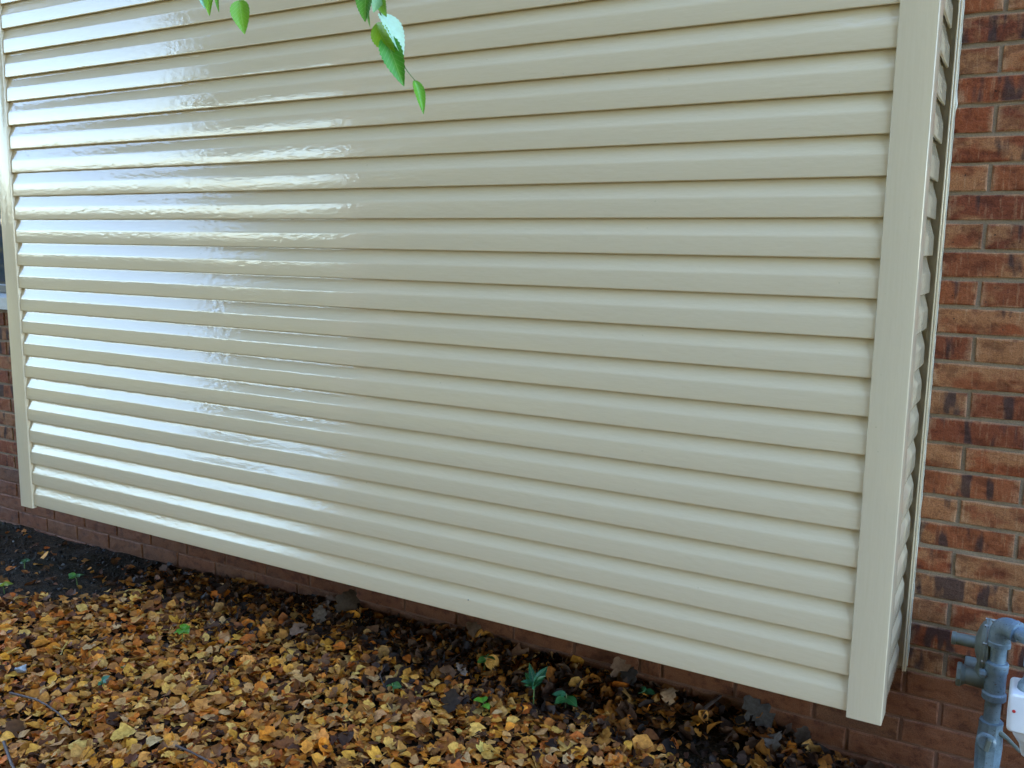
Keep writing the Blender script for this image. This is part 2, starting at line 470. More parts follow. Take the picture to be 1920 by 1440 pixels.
def brick_mesh(name, lx, lz, mat, jit=.0014, seed=0, dep=.045):
    r = np.random.default_rng(seed)
    nx, nz = 6, 2
    gx, gzv = np.linspace(0, 1, nx+1), np.linspace(0, 1, nz+1)
    v, f = [], []
    ins = .0032
    for i in range(nx+1):
        for j in range(nz+1):
            e = i in (0, nx) or j in (0, nz)
            px = (gx[i]-.5)*(lx-2*ins); pz = (gzv[j]-.5)*(lz-2*ins)
            v.append((px+r.normal(0, jit if e else 0), (r.normal(0, .0007) if not e else .0003+abs(r.normal(0, .0006))), pz+r.normal(0, jit*.8 if e else 0)))
    id_ = lambda i, j: i*(nz+1)+j
    for i in range(nx):
        for j in range(nz):
            f.append((id_(i, j), id_(i+1, j), id_(i+1, j+1), id_(i, j+1)))
    per = [(i, 0) for i in range(nx+1)]+[(nx, j) for j in range(1, nz+1)]+[(i, nz) for i in range(nx-1, -1, -1)]+[(0, j) for j in range(nz-1, 0, -1)]
    n0 = len(v); m = len(per)
    for (i, j) in per:
        v.append(((gx[i]-.5)*lx+r.normal(0, jit*.5), .0035, (gzv[j]-.5)*lz+r.normal(0, jit*.6)))
    for (i, j) in per:
        v.append(((gx[i]-.5)*lx, dep, (gzv[j]-.5)*lz))
    for k in range(m):
        k2 = (k+1) % m
        f.append((id_(*per[k2]), id_(*per[k]), n0+k, n0+k2))
        f.append((n0+k2, n0+k, n0+m+k, n0+m+k2))
    me = mesh(name, v, f, mat)
    return me
LX, LZ = LB-JT, PITCH_Z-JT
B_UP = [brick_mesh('brick', LX, LZ, M_BRICK, .0016, 10+k) for k in range(9)]
B_LOW = [brick_mesh('brick', LX, LZ+.0035, M_BRICK_LOW, .0008, 40+k) for k in range(6)]

def joints(n):
    """vertical joint centres of course n, left to right"""
    if n % 2:
        a = 3.846-LB*60
        return [a+LB*k for k in range(90)]
    right = [2.972+LB*k for k in range(0, 26)]
    left = [2.8885-LB*k for k in range(40)][::-1]
    return left+right
mass_v, mass_f = [], []
n_ind = 0
for n in range(-5, 74):
    z0 = ZB+n*PITCH_Z; zc = z0+PITCH_Z/2
    if zc > WZ1-.03: break
    js = joints(n)
    for a, b_ in zip(js[:-1], js[1:]):
        if b_ < WX0+.1 or a > WX1-.1: continue
        xa, xb = a, b_
        # clip at the window opening and its sill
        if zc > WIN[2]-.09 and zc < WIN[3] and xb > WIN[0] and xa < WIN[1]:
            if xa < WIN[0]-.03: xb = WIN[0]+JT*.5
            elif xb > WIN[1]+.03: xa = WIN[1]-JT*.5
            else: continue
        xc, w = (xa+xb)/2, (xb-xa)
        if w < .03: continue
        behind = (.02 < xc < 3.58) and -.155 < zc < 3.0          # behind the bump-out: nothing to see
        if behind: continue
        low = zc < -.02
        vis = (-2 <= n <= 27) and ((3.45 < xc < 4.22) or (xc < .25 and xc > -1.20 and n < 16) or (n in (-2, -1, 0) and -1.2 < xc < 4.0))
        me = (B_LOW if low else B_UP)
        me = me[random.randrange(len(me))]
        sx = (w-JT)/LX
        yo = random.gauss(0, .0009 if not low else .0005)
        rz = random.gauss(0, .004); rx = random.gauss(0, .010)
        if vis and n_ind < 298:
            o = obj('brick', me, wall, (xc, yo, zc+random.gauss(0, .0008)), (rx, random.gauss(0, .003), rz))
            o.scale = (sx, 1, 1); n_ind += 1
        else:
            k = len(mass_v)
            mass_v += [(xc+p.co.x*sx, yo+p.co.y, zc+p.co.z) for p in me.vertices]
            mass_f += [tuple(k+i for i in p.vertices) for p in me.polygons]
o = obj('brickwork', mesh('brickwork', mass_v, mass_f, M_BRICK_MASS), wall); o['kind'] = 'stuff'

# window left of the siding, with a pale sill
x0, x1, z0, z1 = WIN
fr = MB()
fw = .045
fr.box(x0, x0+fw, .045, .10, z0, z1, .003).box(x1-fw, x1, .045, .10, z0, z1, .003)
fr.box(x0+fw, x1-fw, .045, .10, z0, z0+fw, .003).box(x0+fw, x1-fw, .045, .10, z1-fw, z1, .003)
win = obj('window', fr.mesh('window', M_FRAME), wall)
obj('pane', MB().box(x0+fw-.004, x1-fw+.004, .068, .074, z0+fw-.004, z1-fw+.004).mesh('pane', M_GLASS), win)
sm = MB().extrude([(-.035, z0-.078), (.19, z0-.078), (.19, z0-.002), (.045, z0-.002), (-.035, z0-.016)], 'x', x0-.04, x1+.04)
obj('sill', sm.mesh('sill', M_SILL), win)

# ------------------------------------------------------------------ cream siding bump-out
E_ = .1016
W_ = 3.6366
NC = 30
bay = thing('siding_bay', (0, 0, 0), label='cream bump-out clad in horizontal lap siding with wide corner posts', cat='siding')
# one course of dutch-lap siding: (depth, height)
PROF = [(.0070, .0040), (.0066, .0008), (.0055, 0), (.0022, 0), (.0008, .0006), (.0002, .0018), (0, .004), (.0001, .030), (.0004, .0500), (.0007, .0545),
        (.0017, .0583), (.0030, .0625), (.0066, .0745), (.0110, .0890), (.0125, .0960), (.0129, .1000), (.0131, .1100)]
def plank_mesh(name, length, mat, axis, seg=1):
    m = MB()
    for s in range(seg):
        a, b_ = length*s/seg, length*(s+1)/seg
        if axis == 'x': m.extrude(PROF, 'x', a, b_, False)
    me = m.mesh(name, mat, True, 60)
    return me
front = MB().extrude(PROF, 'x', -.006, W_+.006, False)
me_f = mesh('plank', front.v, [q[::-1] for q in front.f], M_SIDE_X)
for p in me_f.polygons: p.use_smooth = True
for k in range(NC):
    o = obj('plank', me_f, bay, (0, random.gauss(0, .0004), k*E_))
    o.rotation_euler = (random.gauss(0, .004), random.gauss(0, .00012), 0)
nl = onY(878, 1125, 0)
obj('nail', MB().lathe((0, 0, 0), (0, -1, 0), [(-.004, .0022), (.0006, .0026), (.0012, .0016)], 8).mesh('nail', M_BOLT), bay, (nl[0], -.0004, nl[2]))
XR = 3.7265                                  # right face of the corner post
YS0, YS1 = .070, .352
# returns: the profile swept along y, facing +x on the right, -x on the left
side_v = [(-d, 0, z) for d, z in PROF]
for sgn, xface, nm in ((1, XR-.003, 'right'), (-1, -.0899+.003, 'left')):
    vv = [(-sgn*d, a, z) for a in (YS0, YS1) for d, z in PROF]
    m_ = len(PROF)
    ff = [(i, i+1, m_+i+1, m_+i) for i in range(m_-1)]
    if sgn < 0: ff = [q[::-1] for q in ff]
    me_s = mesh('return_plank', vv, ff, M_SIDE_Y)
    for p in me_s.polygons: p.use_smooth = True
    for k in range(NC):
        # the panels of the return are cut a little unevenly
        o = obj('return_plank', me_s, bay, (xface+random.gauss(0, .0006), random.gauss(0, .0015), k*E_+.006))
        o.rotation_euler = (random.gauss(0, .003), random.gauss(0, .006), 0)
def post_profile(sgn, xo, xi):
    """outside corner post in plan: L of two 90 mm faces with rounded nose and returned edges"""
    pts = []
    r = .0035
    fy, by = -.007, .082
    # nose at (xo, fy)
    pts.append((xi, .016)); pts.append((xi, fy+r*.9)); pts.append((xi+sgn*r*.3, fy+r*.25)); pts.append((xi+sgn*r, fy))
    for k in range(6):
        t = math.pi/2*k/5
        pts.append((xo-sgn*r+sgn*r*math.sin(t), fy+r-r*math.cos(t)))
    pts += [(xo, by-r), (xo-sgn*r*.5, by-r*.2), (xo-sgn*.004, by), (xo-sgn*.019, by), (xo-sgn*.019, .016)]
    return pts
for sgn, xo, xi in ((1, XR, W_), (-1, -.0899, 0.0)):
    m = MB().extrude(post_profile(sgn, xo, xi), 'z', -.013, NC*E_+.02)
    obj('corner_post', m.mesh('corner_post', M_POST, True, 28), bay)
# J-channels against the brick: two lips with a groove, base on the brick
for sgn, xo in ((1, XR), (-1, -.0899)):
    m = MB()
    def bx(a, b_, y0, y1, z0=-.004, z1=NC*E_+.01):
        xa, xb = sorted((xo+sgn*a, xo+sgn*b_)); m.box(xa, xb, y0, y1, z0, z1, .0008)
    bx(.0095, .0135, .3440, .3845); bx(.0150, .0195, .3475, .3845); bx(.0137, .0148, .352, .384)
    bx(-.03, .0094, .3805, .3845)
    obj('j_channel', m.mesh('j_channel', M_POST, True, 30), bay)
    bz = np.arange(.0, NC*E_, .018)
    br_ = np.array([.0011*random.uniform(.55, 1.5) for _ in bz])
    if sgn > 0:
        pb = onY(1786, 193, .38)[2]
        br_ += .0055*np.exp(-((bz-pb)/.014)**2)
    m = MB().tube([(xo+sgn*(.0200+random.uniform(-.0004, .0008)), .3820, z) for z in bz], br_, 6)
    obj('sealant', m.mesh('sealant', M_CAULK, True, 60), bay)
# carcass behind the planks, underside board
obj('sheathing', MB().box(-.062, XR-.026, .020, .380, .030, NC*E_).mesh('sheathing', M_DARKBOARD), bay)
obj('bottom_panel', MB().box(-.062, XR-.026, .0125, .379, .012, .026).mesh('bottom_panel', M_DARKBOARD), bay)
obj('top_flashing', MB().box(-.10, XR+.01, -.012, .380, NC*E_+.03, NC*E_+.05, .002).mesh('top_flashing', M_POST), bay)

# ------------------------------------------------------------------ gas pipework at the right
YP = .215                                    # pipe axis, in front of the brick
def PX(x, y, Y=YP): return Vector(onY(x, y, Y))
gp = thing('gas_pipe', PX(1856, 1440), label='grey-blue painted gas riser pipe with elbow, union and shut-off valve', cat='pipe')
gp.location = (0, 0, 0)
pt = PX(1875, 1192); px_, zt = pt.x, pt.z
zz = lambda y: float(PX(1866, y).z)
ax = lambda z: (px_, YP, z)
R1 = .0205
obj('riser', MB().tube([ax(zz(1440)-.35), ax(zz(1500)), ax(zz(1180))], R1, 24, True).mesh('riser', M_PIPE, True), gp)
# union body with two collars
u0, u1, u2, u3 = zz(1312), zz(1298), zz(1256), zz(1240)
un = MB().lathe(ax(0), (0, 0, 1), [(u0, R1), (u0+.001, .0285), (u0+.004, .0305), (u1-.002, .0305), (u1, .0285), (u1+.003, .0262), (u2-.008, .0262), (u2-.004, .0275), (u2, .029), (u3-.003, .029), (u3, .027), (u3+.001, R1)], 28)
un.v = [(x, y, z) for x, y, z in un.v]
obj('union', un.mesh('union', M_PIPE, True, 30), gp)
kn = PX(1838, 1260)
obj('test_plug', MB().tube([ax(zz(1266)), (kn.x, YP-.012, kn.z+.004)], .0095, 12).lathe((kn.x+.012, YP-.011, kn.z+.003), (-1, -.15, 0), [(0, .008), (.001, .0125), (.012, .0125), (.015, .009)], 8).mesh('test_plug', M_PIPE, True, 30), gp)
# elbow, then the arm towards the meter
ze = zz(1166)
arm = Vector((.80, -.58, -.13)).normalized()
c0 = Vector(ax(ze))
arc = []
rad_e = .030
for k in range(9):
    t = math.pi/2*k/8
    arc.append(c0+Vector((0, 0, -rad_e))+Vector((0, 0, 1))*rad_e*math.sin(t)+arm*rad_e*(1-math.cos(t)))
el = MB().tube([Vector(ax(ze-.062))]+arc+[arc[-1]+arm*.012], [.0265]+[.0262]*9+[.0262], 24)
el.lathe(ax(ze-.066), (0, 0, 1), [(0, .021), (.001, .0285), (.013, .0285), (.016, .0262)], 24)
el.lathe(arc[-1]+arm*.006, arm, [(0, .0262), (.002, .0285), (.014, .0285), (.015, .021)], 24)
obj('elbow', el.mesh('elbow', M_PIPE, True, 32), gp)
p_end = arc[-1]+arm*.30
obj('arm', MB().tube([arc[-1], p_end], .0195, 24).lathe(arc[-1]+arm*.058, arm, [(0, .0195), (.002, .0235), (.02, .0235), (.022, .0195)], 8).mesh('arm', M_PIPE, True), gp)
# shut-off valve
zv0, zv1 = zz(1450), zz(1352)
va = MB().lathe(ax(0), (0, 0, 1), [(zv0-.03, R1), (zv0-.029, .027), (zv0-.008, .028), (zv0, .031), ((zv0+zv1)/2, .034), (zv1-.018, .030), (zv1-.010, .0305), (zv1-.001, .0300), (zv1, R1)], 10)
valve = obj('valve', va.mesh('valve', M_PIPE, True, 25), gp)
pv = PX(1858, 1398, YP-.04)
vd = Vector((-.10, -1, .10)).normalized()
pl_ = MB().lathe(Vector((px_-.006, YP-.018, pv.z)), vd, [(0, .026), (.014, .026), (.017, .0235), (.019, .020), (.019, .0195), (.020, .019)], 20)
obj('valve_plug', pl_.mesh('valve_plug', M_PIPE, True, 30), valve)
tb = MB().box(-.006, .006, -.052, -.03, -.016, .018, .002)
obj('valve_tang', tb.mesh('valve_tang', M_REG), valve, (px_-.006, YP, pv.z), (0, .18, .06))
hd = MB().tube([(px_+.020, YP-.012, pv.z+.030), (px_+.042, YP-.020, pv.z+.022), (px_+.075, YP-.028, pv.z-.004)], [.009, .006, .0045], 10)
obj('valve_lever', hd.mesh('valve_lever', M_REG, True), valve)

# regulator on the wall behind the riser: diaphragm housing edge-on, spring case to the left, body below
rg = thing('gas_regulator', (0, 0, 0), label='dull grey-green round gas regulator on the brick behind the riser pipe', cat='regulator')
YR = .275
ctr = Vector(onY(1848, 1208, YR)); cx_, cz_ = ctr.x, ctr.z
A = Vector((-1, 0, 0))
case = MB().lathe((cx_+.012, YR, cz_), A, [(-.018, .022), (-.014, .040), (-.004, .058), (.004, .066), (.0045, .072), (.0085, .072)], 32)
obj('housing_back', case.mesh('housing_back', M_REG, True, 30), rg)
case2 = MB().lathe((cx_+.012, YR, cz_), A, [(.0100, .072), (.0140, .072), (.0145, .066), (.022, .062), (.030, .046), (.036, .026), (.038, .018)], 32)
obj('housing_front', case2.mesh('housing_front', M_REG, True, 30), rg)
sc_end = Vector(onY(1782, 1217, YR)).x
sc = MB().lathe((cx_-.022, YR, cz_), A, [(0, .022), (.004, .0175), (cx_-.022-sc_end-.012, .0165), (cx_-.022-sc_end-.011, .0185), (cx_-.022-sc_end-.001, .0185), (cx_-.022-sc_end, .012)], 20)
obj('spring_case', sc.mesh('spring_case', M_REG, True, 30), rg)
bolt_me = MB().lathe((0, 0, 0), A, [(-.010, .0045), (.022, .0045)], 6).mesh('bolt', M_BOLT)
for k in range(8):
    t = 2*math.pi*(k+.5)/8
    obj('bolt', bolt_me, rg, (cx_+.012+.004, YR+.0685*math.cos(t), cz_+.0685*math.sin(t)))
zb = float(onY(1820, 1268, YR)[2])
body = MB()
bxl, bxr = float(onY(1796, 1260, YR)[0]), cx_+.03
body.tube([(bxl, YR, zb), (bxl+.012, YR, zb), (bxl+.02, YR, zb), (bxr-.03, YR, zb), (bxr, YR, zb)], [.030, .030, .024, .027, .030], 20)
body.lathe((bxl, YR, zb), A, [(-.010, .034), (-.008, .036), (0, .036), (.003, .033), (.003, .020), (-.006, .017)], 8)
body.tube([((bxl+bxr)/2+.015, YR, zb), ((bxl+bxr)/2+.022, YR, cz_-.03), (cx_, YR, cz_)], [.026, .018, .014], 16)
obj('body', body.mesh('body', M_REG, True, 40), rg)
br = MB().box(cx_-.05, cx_+.03, YR+.02, D+.004, zb-.012, zb+.012, .003)
obj('wall_bracket', br.mesh('wall_bracket', M_REG), rg)

# white plastic meter box, cut by the right edge of the picture
YM = .06
m0 = Vector(onY(1893, 1300, YM)); m1 = Vector(onY(1893, 1372, YM))
gm = thing('gas_meter', (0, 0, 0), label='white plastic meter box with a red dot, right of the riser pipe', cat='meter')
xl = float(m0.x)
h_ = m0.z-m1.z
def rbox(x0, x1, y0, y1, z0, z1, r, n=5):
    pr = []
    for (cx, cz, a0) in ((x1-r, z0+r, -90), (x1-r, z1-r, 0), (x0+r, z1-r, 90), (x0+r, z0+r, 180)):
        for k in range(n+1):
            t = R(a0+90*k/n); pr.append((cx+r*math.cos(t), cz+r*math.sin(t)))
    m = MB()
    b = .004
    cxm, czm = (x0+x1)/2, (z0+z1)/2
    ins = [((x-cxm)*(1-2*b/(x1-x0))+cxm, (z-czm)*(1-2*b/(z1-z0))+czm) for x, z in pr]
    k = len(pr)
    m.v = [(x, y0, z) for x, z in ins]+[(x, y0+b, z) for x, z in pr]+[(x, y1, z) for x, z in pr]
    m.f = [tuple(range(k))]+[(i, (i+1) % k, k+(i+1) % k, k+i) for i in range(k)]+[(k+i, k+(i+1) % k, 2*k+(i+1) % k, 2*k+i) for i in range(k)]+[tuple(range(2*k, 3*k))[::-1]]
    return m
obj('case', rbox(xl, xl+.16, YM, YM+.11, m1.z, m0.z, .012).mesh('case', M_WHITE, True, 40), gm)
nk = MB().lathe((xl+.045, YM+.05, 0), (0, 0, 1), [(m0.z-.004, .030), (m0.z+.012, .028), (m0.z+.026, .020), (m0.z+.030, .017), (m0.z+.060, .017), (m0.z+.062, .021), (m0.z+.085, .021), (m0.z+.20, .017)], 20)
obj('neck', nk.mesh('neck', M_PIPE, True, 40), gm)
bc = MB().lathe((xl+.060, YM+.05, 0), (0, 0, 1), [(m1.z-.075, .020), (m1.z-.045, .028), (m1.z-.028, .040), (m1.z-.022, .044), (m1.z+.004, .044)], 24)
obj('base_collar', bc.mesh('base_collar', M_WHITE, True, 40), gm)
rd = Vector(onY(1901, 1334, YM-.001))
obj('red_dot', MB().lathe((rd.x, YM+.001, rd.z), (0, -1, 0), [(0, .0042), (.0022, .0042), (.003, .003)], 12).mesh('red_dot', M_RED), gm)
ik = Vector(onY(1917, 1376, YM))
obj('dark_mark', MB().box(-.006, .012, -.0004, .004, -.0025, .0025).mesh('dark_mark', M_INK), gm, (ik.x, YM+.0046, ik.z))

# ------------------------------------------------------------------ leaves
def leaf_shape(kind, r, n=5):
    """unit leaf along +y (0..1), three rows of points: left edge, midrib, right edge; curled and folded"""
    t = np.linspace(0, 1, n+1)
    if kind == 'ovate': w = .36*np.sin(np.pi*np.clip(t, .02, .985)**.75)**.9
    elif kind == 'narrow': w = .20*np.sin(np.pi*np.clip(t, .02, .985)**.85)
    elif kind == 'lobed':
        w = np.interp(t, [0, .12, .30, .45, .62, .80, .92, 1], [.03, .34, .52, .30, .44, .46, .16, .24])
    elif kind == 'heart': w = np.interp(t, [0, .08, .25, .5, .75, 1], [.12, .42, .50, .38, .18, .005])
    else: w = np.interp(t, [0, .1, .2, .35, .5, .65, .8, .92, 1], [.02, .16, .36, .22, .46, .24, .34, .10, .12])
    w = w*r.uniform(.85, 1.12)
    fold = r.uniform(-.1, .6); curl = r.normal(.0, .9); tw = r.normal(0, .5); bend = r.normal(0, .15)
    ang = curl*(t-.5)
    y = np.concatenate([[0], np.cumsum(np.cos((ang[1:]+ang[:-1])/2)/n)])
    zc = np.concatenate([[0], np.cumsum(np.sin((ang[1:]+ang[:-1])/2)/n)])
    y = y-.5*y[-1]; zc = zc-zc.mean()
    P = []
    for s in (-1, 0, 1):
        a = s*tw*(t-.5)+fold
        jit = 1+r.normal(0, .10, n+1)
        x = s*w*jit*np.cos(fold)+bend*(t-.5)**2
        z = zc+abs(s)*w*np.sin(fold)*jit+s*tw*(t-.5)*w+abs(s)*r.normal(0, .025, n+1)
        P.append(np.stack([x, y+abs(s)*.03*np.cos(np.pi*t), z], 1))
    V = np.concatenate(P)
    m = n+1
    Fq = [(s*m+i, s*m+i+1, (s+1)*m+i+1, (s+1)*m+i) for s in (0, 1) for i in range(n)]
    return V, np.array(Fq)
LKINDS = ['lobed', 'lobed', 'ovate', 'heart', 'lobed', 'ovate']
LV = [leaf_shape(LKINDS[k % 6], rng, 7 if LKINDS[k % 6] == 'lobed' else 5) for k in range(36)]

PAL_GOLD = np.array([(.72, .255, .020), (.74, .315, .036), (.62, .18, .015), (.70, .30, .055), (.52, .135, .013), (.74, .39, .090)])
PAL_BROWN = np.array([(.44, .160, .020), (.34, .115, .018), (.50, .205, .030), (.26, .085, .016), (.58, .300, .085)])
PAL_UMBER = np.array([(.15, .052, .013), (.10, .036, .011), (.20, .072, .016), (.07, .028, .011), (.26, .10, .024)])
PAL_DARK = np.array([(.060, .034, .022), (.035, .022, .017), (.095, .055, .036), (.026, .019, .017), (.13, .085, .06), (.045, .030, .026)])

def to_px(P):
    d = P-CAM; z = d@FW
    return 960+F_PX*(d@RT)/z, 720-F_PX*(d@UP)/z, z

def onSoil(x, y, lift=.02):
    z = -.32
    for _ in range(12):
        p = onZ(x, y, z); z = .5*z+.5*(float(gz(p[0], min(p[1], D)))+lift)
    return p
# edge of the golden carpet towards the wall, seen in the photograph, as world points on the soil
edge = np.array([onSoil(x, y)[:2] for x, y in ((-250, 1150), (0, 1128), (130, 1115), (330, 1100), (480, 1128), (600, 1160), (700, 1190), (850, 1265), (1000, 1325), (1150, 1352), (1300, 1400), (1480, 1460), (1700, 1530))])
o_ = np.argsort(edge[:, 0]); edge = edge[o_]
def edge_y(x): return np.interp(x, edge[:, 0], edge[:, 1], left=edge[0, 1], right=edge[-1, 1])

def scatter(n, xr, yr):
    return rng.uniform(xr[0], xr[1], n), rng.uniform(yr[0], yr[1], n)
def rot_mats(yaw, tx, ty):
    c, s = np.cos(yaw), np.sin(yaw); z0 = np.zeros_like(c); o1 = np.ones_like(c)
    Rz = np.stack([np.stack([c, -s, z0], -1), np.stack([s, c, z0], -1), np.stack([z0, z0, o1], -1)], -2)
    c, s = np.cos(tx), np.sin(tx)
    Rx = np.stack([np.stack([o1, z0, z0], -1), np.stack([z0, c, -s], -1), np.stack([z0, s, c], -1)], -2)
    c, s = np.cos(ty), np.sin(ty)
    Ry = np.stack([np.stack([c, z0, s], -1), np.stack([z0, o1, z0], -1), np.stack([-s, z0, c], -1)], -2)
    return Rz @ Rx @ Ry

class Mass:
    def __init__(self): self.V, self.F, self.C, self.n = [], [], [], 0
    def add(self, shapes, which, pos, rot, size, colr):
        for k in range(len(shapes)):
            s = np.where(which == k)[0]
            if not len(s): continue
            V, F = shapes[k]
            P = np.einsum('nij,mj->nmi', rot[s], V)*size[s][:, None, None]+pos[s][:, None, :]
            m = len(V)
            idx = (np.arange(len(s))*m+self.n)[:, None, None]+F[None]
            self.V.append(P.reshape(-1, 3)); self.F.append(idx.reshape(-1, 4)); self.C.append(np.repeat(colr[s], m, 0)); self.n += len(s)*m
    def build(self, name, mat, parent=None):
        V = np.concatenate(self.V).astype(np.float32); F = np.concatenate(self.F).astype(np.int32); C = np.concatenate(self.C)
        me = bpy.data.meshes.new(name)
        me.vertices.add(len(V)); me.vertices.foreach_set('co', V.ravel())
        me.loops.add(F.size); me.loops.foreach_set('vertex_index', F.ravel())
        me.polygons.add(len(F)); me.polygons.foreach_set('loop_start', np.arange(0, F.size, 4, dtype=np.int32))
        me.update(calc_edges=True)
        at = me.color_attributes.new('leaf_colour', 'FLOAT_COLOR', 'POINT')
        at.data.foreach_set('color', np.concatenate([C, np.ones((len(C), 1))], 1).astype(np.float32).ravel())
        me.materials.append(mat); me.shade_smooth()
        return obj(name, me, parent)

litter = Mass()
def carpet(n, xr, yr):
    x, y = scatter(n, xr, yr)
    dist = edge_y(x)-y                         # >0 inside the golden carpet
    wob = .06*np.sin(5*x+1)+.04*np.sin(11*x+3*y)+rng.normal(0, .05, n)
    inside = dist+wob
    keep = (rng.random(n) < smooth(-.06, .10, inside)*.96+.04) & (y < D-.02)
    x, y, inside = x[keep], y[keep], inside[keep]; n = len(x)
    colr = PAL_GOLD[rng.integers(0, len(PAL_GOLD), n)].copy()
    br_ = rng.random(n) < .42+.30*np.exp(-np.clip(inside, 0, 9)/.16); colr[br_] = PAL_BROWN[rng.integers(0, len(PAL_BROWN), br_.sum())]
    dk_ = rng.random(n) < .20+.24*np.exp(-np.clip(inside, 0, 9)/.12); colr[dk_] = PAL_UMBER[rng.integers(0, len(PAL_UMBER), dk_.sum())]
    colr = colr*rng.uniform(.75, 1.2, n)[:, None]*(1+rng.normal(0, .06, (n, 3)))
    lay = rng.random(n)**1.2
    z = gz(x, y)+.004+lay*.030*smooth(-.05, .12, inside)
    rot = rot_mats(rng.uniform(0, 6.283, n), rng.normal(0, .40, n), rng.normal(0, .40, n))
    size = np.clip(rng.lognormal(np.log(.0325), .38, n), .012, .072)
    litter.add(LV, rng.integers(0, len(LV), n), np.stack([x, y, z], 1), rot, size, np.clip(colr, .01, .8))
carpet(33000, (-1.6, 4.8), (-1.25, .36))
carpet(7000, (-2.4, 5.6), (-2.9, -1.25))
# dark decayed leaves and soil crumbs along the wall
n = 7500
x = rng.uniform(.25, 4.4, n); y = D-.015-np.abs(rng.normal(0, .17, n))
keep = (rng.random(n) < smooth(.25, .95, x+rng.normal(0, .1, n))*(1-.75*smooth(2.95, 3.15, x)*(1-smooth(3.3, 3.45, x)))*(1-.55*smooth(3.5, 3.75, x)))
x, y = x[keep], y[keep]; n = len(x)
colr = PAL_DARK[rng.integers(0, len(PAL_DARK), n)]*np.array([1.05, .82, .60])*rng.uniform(.55, 1.4, n)[:, None]
t_ = rng.random(n) < .30; colr[t_] = .75*PAL_BROWN[rng.integers(0, len(PAL_BROWN), t_.sum())]
t_ = rng.random(n) < .035; colr[t_] = PAL_GOLD[rng.integers(0, len(PAL_GOLD), t_.sum())]
litter.add(LV, rng.integers(0, len(LV), n), np.stack([x, y, gz(x, y)+.003+rng.random(n)*.030*smooth(.5, 1.0, x)*(.35+.65*smooth(.03, .12, D-y))], 1),
           rot_mats(rng.uniform(0, 6.283, n), rng.normal(0, .6, n), rng.normal(0, .6, n)), np.clip(rng.lognormal(np.log(.038), .34, n), .015, .085), colr)
lo_ = litter.build('leaf_litter', M_LITTER)
tag(lo_, label='carpet of golden and brown fallen leaves along the house wall', kind='stuff')

# crumbs on the bare soil at the left and under the right corner
crumbs = Mass()
cv = np.array([(-.5, -.5, -.3), (.5, -.5, -.3), (.5, .5, -.3), (-.5, .5, -.3), (-.3, -.3, .35), (.35, -.28, .3), (.3, .35, .4), (-.32, .3, .3)])
cf = np.array([(0, 1, 5, 4), (1, 2, 6, 5), (2, 3, 7, 6), (3, 0, 4, 7), (4, 5, 6, 7)])
CS = [(cv*(1+rng.normal(0, .18, cv.shape)), cf) for _ in range(8)]
n = 9000
x = rng.uniform(-1.5, 4.6, n); y = rng.uniform(-.5, D-.01, n)
inside = edge_y(x)-y; k_ = inside < .12; x, y = x[k_], y[k_]; n = len(x)
g_ = rng.uniform(.006, .04, n)[:, None]*np.array([1.0, .74, .50]); pale = rng.random(n) < .012; g_[pale] = np.array([.22, .22, .22])
crumbs.add(CS, rng.integers(0, 8, n), np.stack([x, y, gz(x, y)+.002], 1), rot_mats(rng.uniform(0, 6.28, n), rng.normal(0, .4, n), rng.normal(0, .4, n)), np.clip(rng.lognormal(np.log(.0062), .6, n), .002, .020), g_)
tag(crumbs.build('soil_crumbs', M_LITTER), label='dark soil crumbs and grit on the bare ground by the wall', kind='stuff')

# single leaves lying on top: the ones that show largest
LEAF_ME = []
for k, (V, F) in enumerate(LV):
    LEAF_ME.append(mesh('leaf', V, F, M_LEAF, True))
KINDS = [('golden yellow fallen leaf lying flat on top of the leaf carpet', 'golden leaves on top of the carpet', [(.76, .36, .045), (.78, .42, .080), (.70, .30, .036)], 120),
         ('pale tan fallen leaf with curled edges on the leaf carpet', 'pale tan leaves on the carpet', [(.58, .31, .10), (.52, .26, .085), (.62, .36, .14)], 70),
         ('orange brown fallen leaf resting on the leaf carpet', 'orange brown leaves on the carpet', [(.52, .22, .04), (.46, .18, .038), (.58, .27, .055)], 70)]
placed = []
def put_leaf(x, y, size, colr, label, group, k=None, lift=.032, tilt=.30, yaw=None, name='fallen_leaf'):
    k = random.randrange(len(LEAF_ME)) if k is None else k
    o = obj(name, LEAF_ME[k], None, (x, y, float(gz(x, y))+lift), (random.gauss(0, tilt), random.gauss(0, tilt), random.uniform(0, 6.28) if yaw is None else yaw))
    o.scale = (size,)*3; o.color = (*colr, 1)
    return tag(o, label, 'leaf', group)
for lab, grp, cols, cnt in KINDS:
    c = 0
    while c < cnt:
        px, py = random.uniform(-20, 1500), 1130+310*random.random()**.62
        p = onZ(px, py, -.325)
        if edge_y(p[0])-p[1] < .06 or any((p[0]-q[0])**2+(p[1]-q[1])**2 < .034**2 for q in placed): continue
        placed.append(p)
        cc = random.choice(cols); j = random.uniform(.85, 1.1)
        put_leaf(p[0], p[1], random.uniform(.037, .057), [q*j for q in cc], lab, grp)
        c += 1
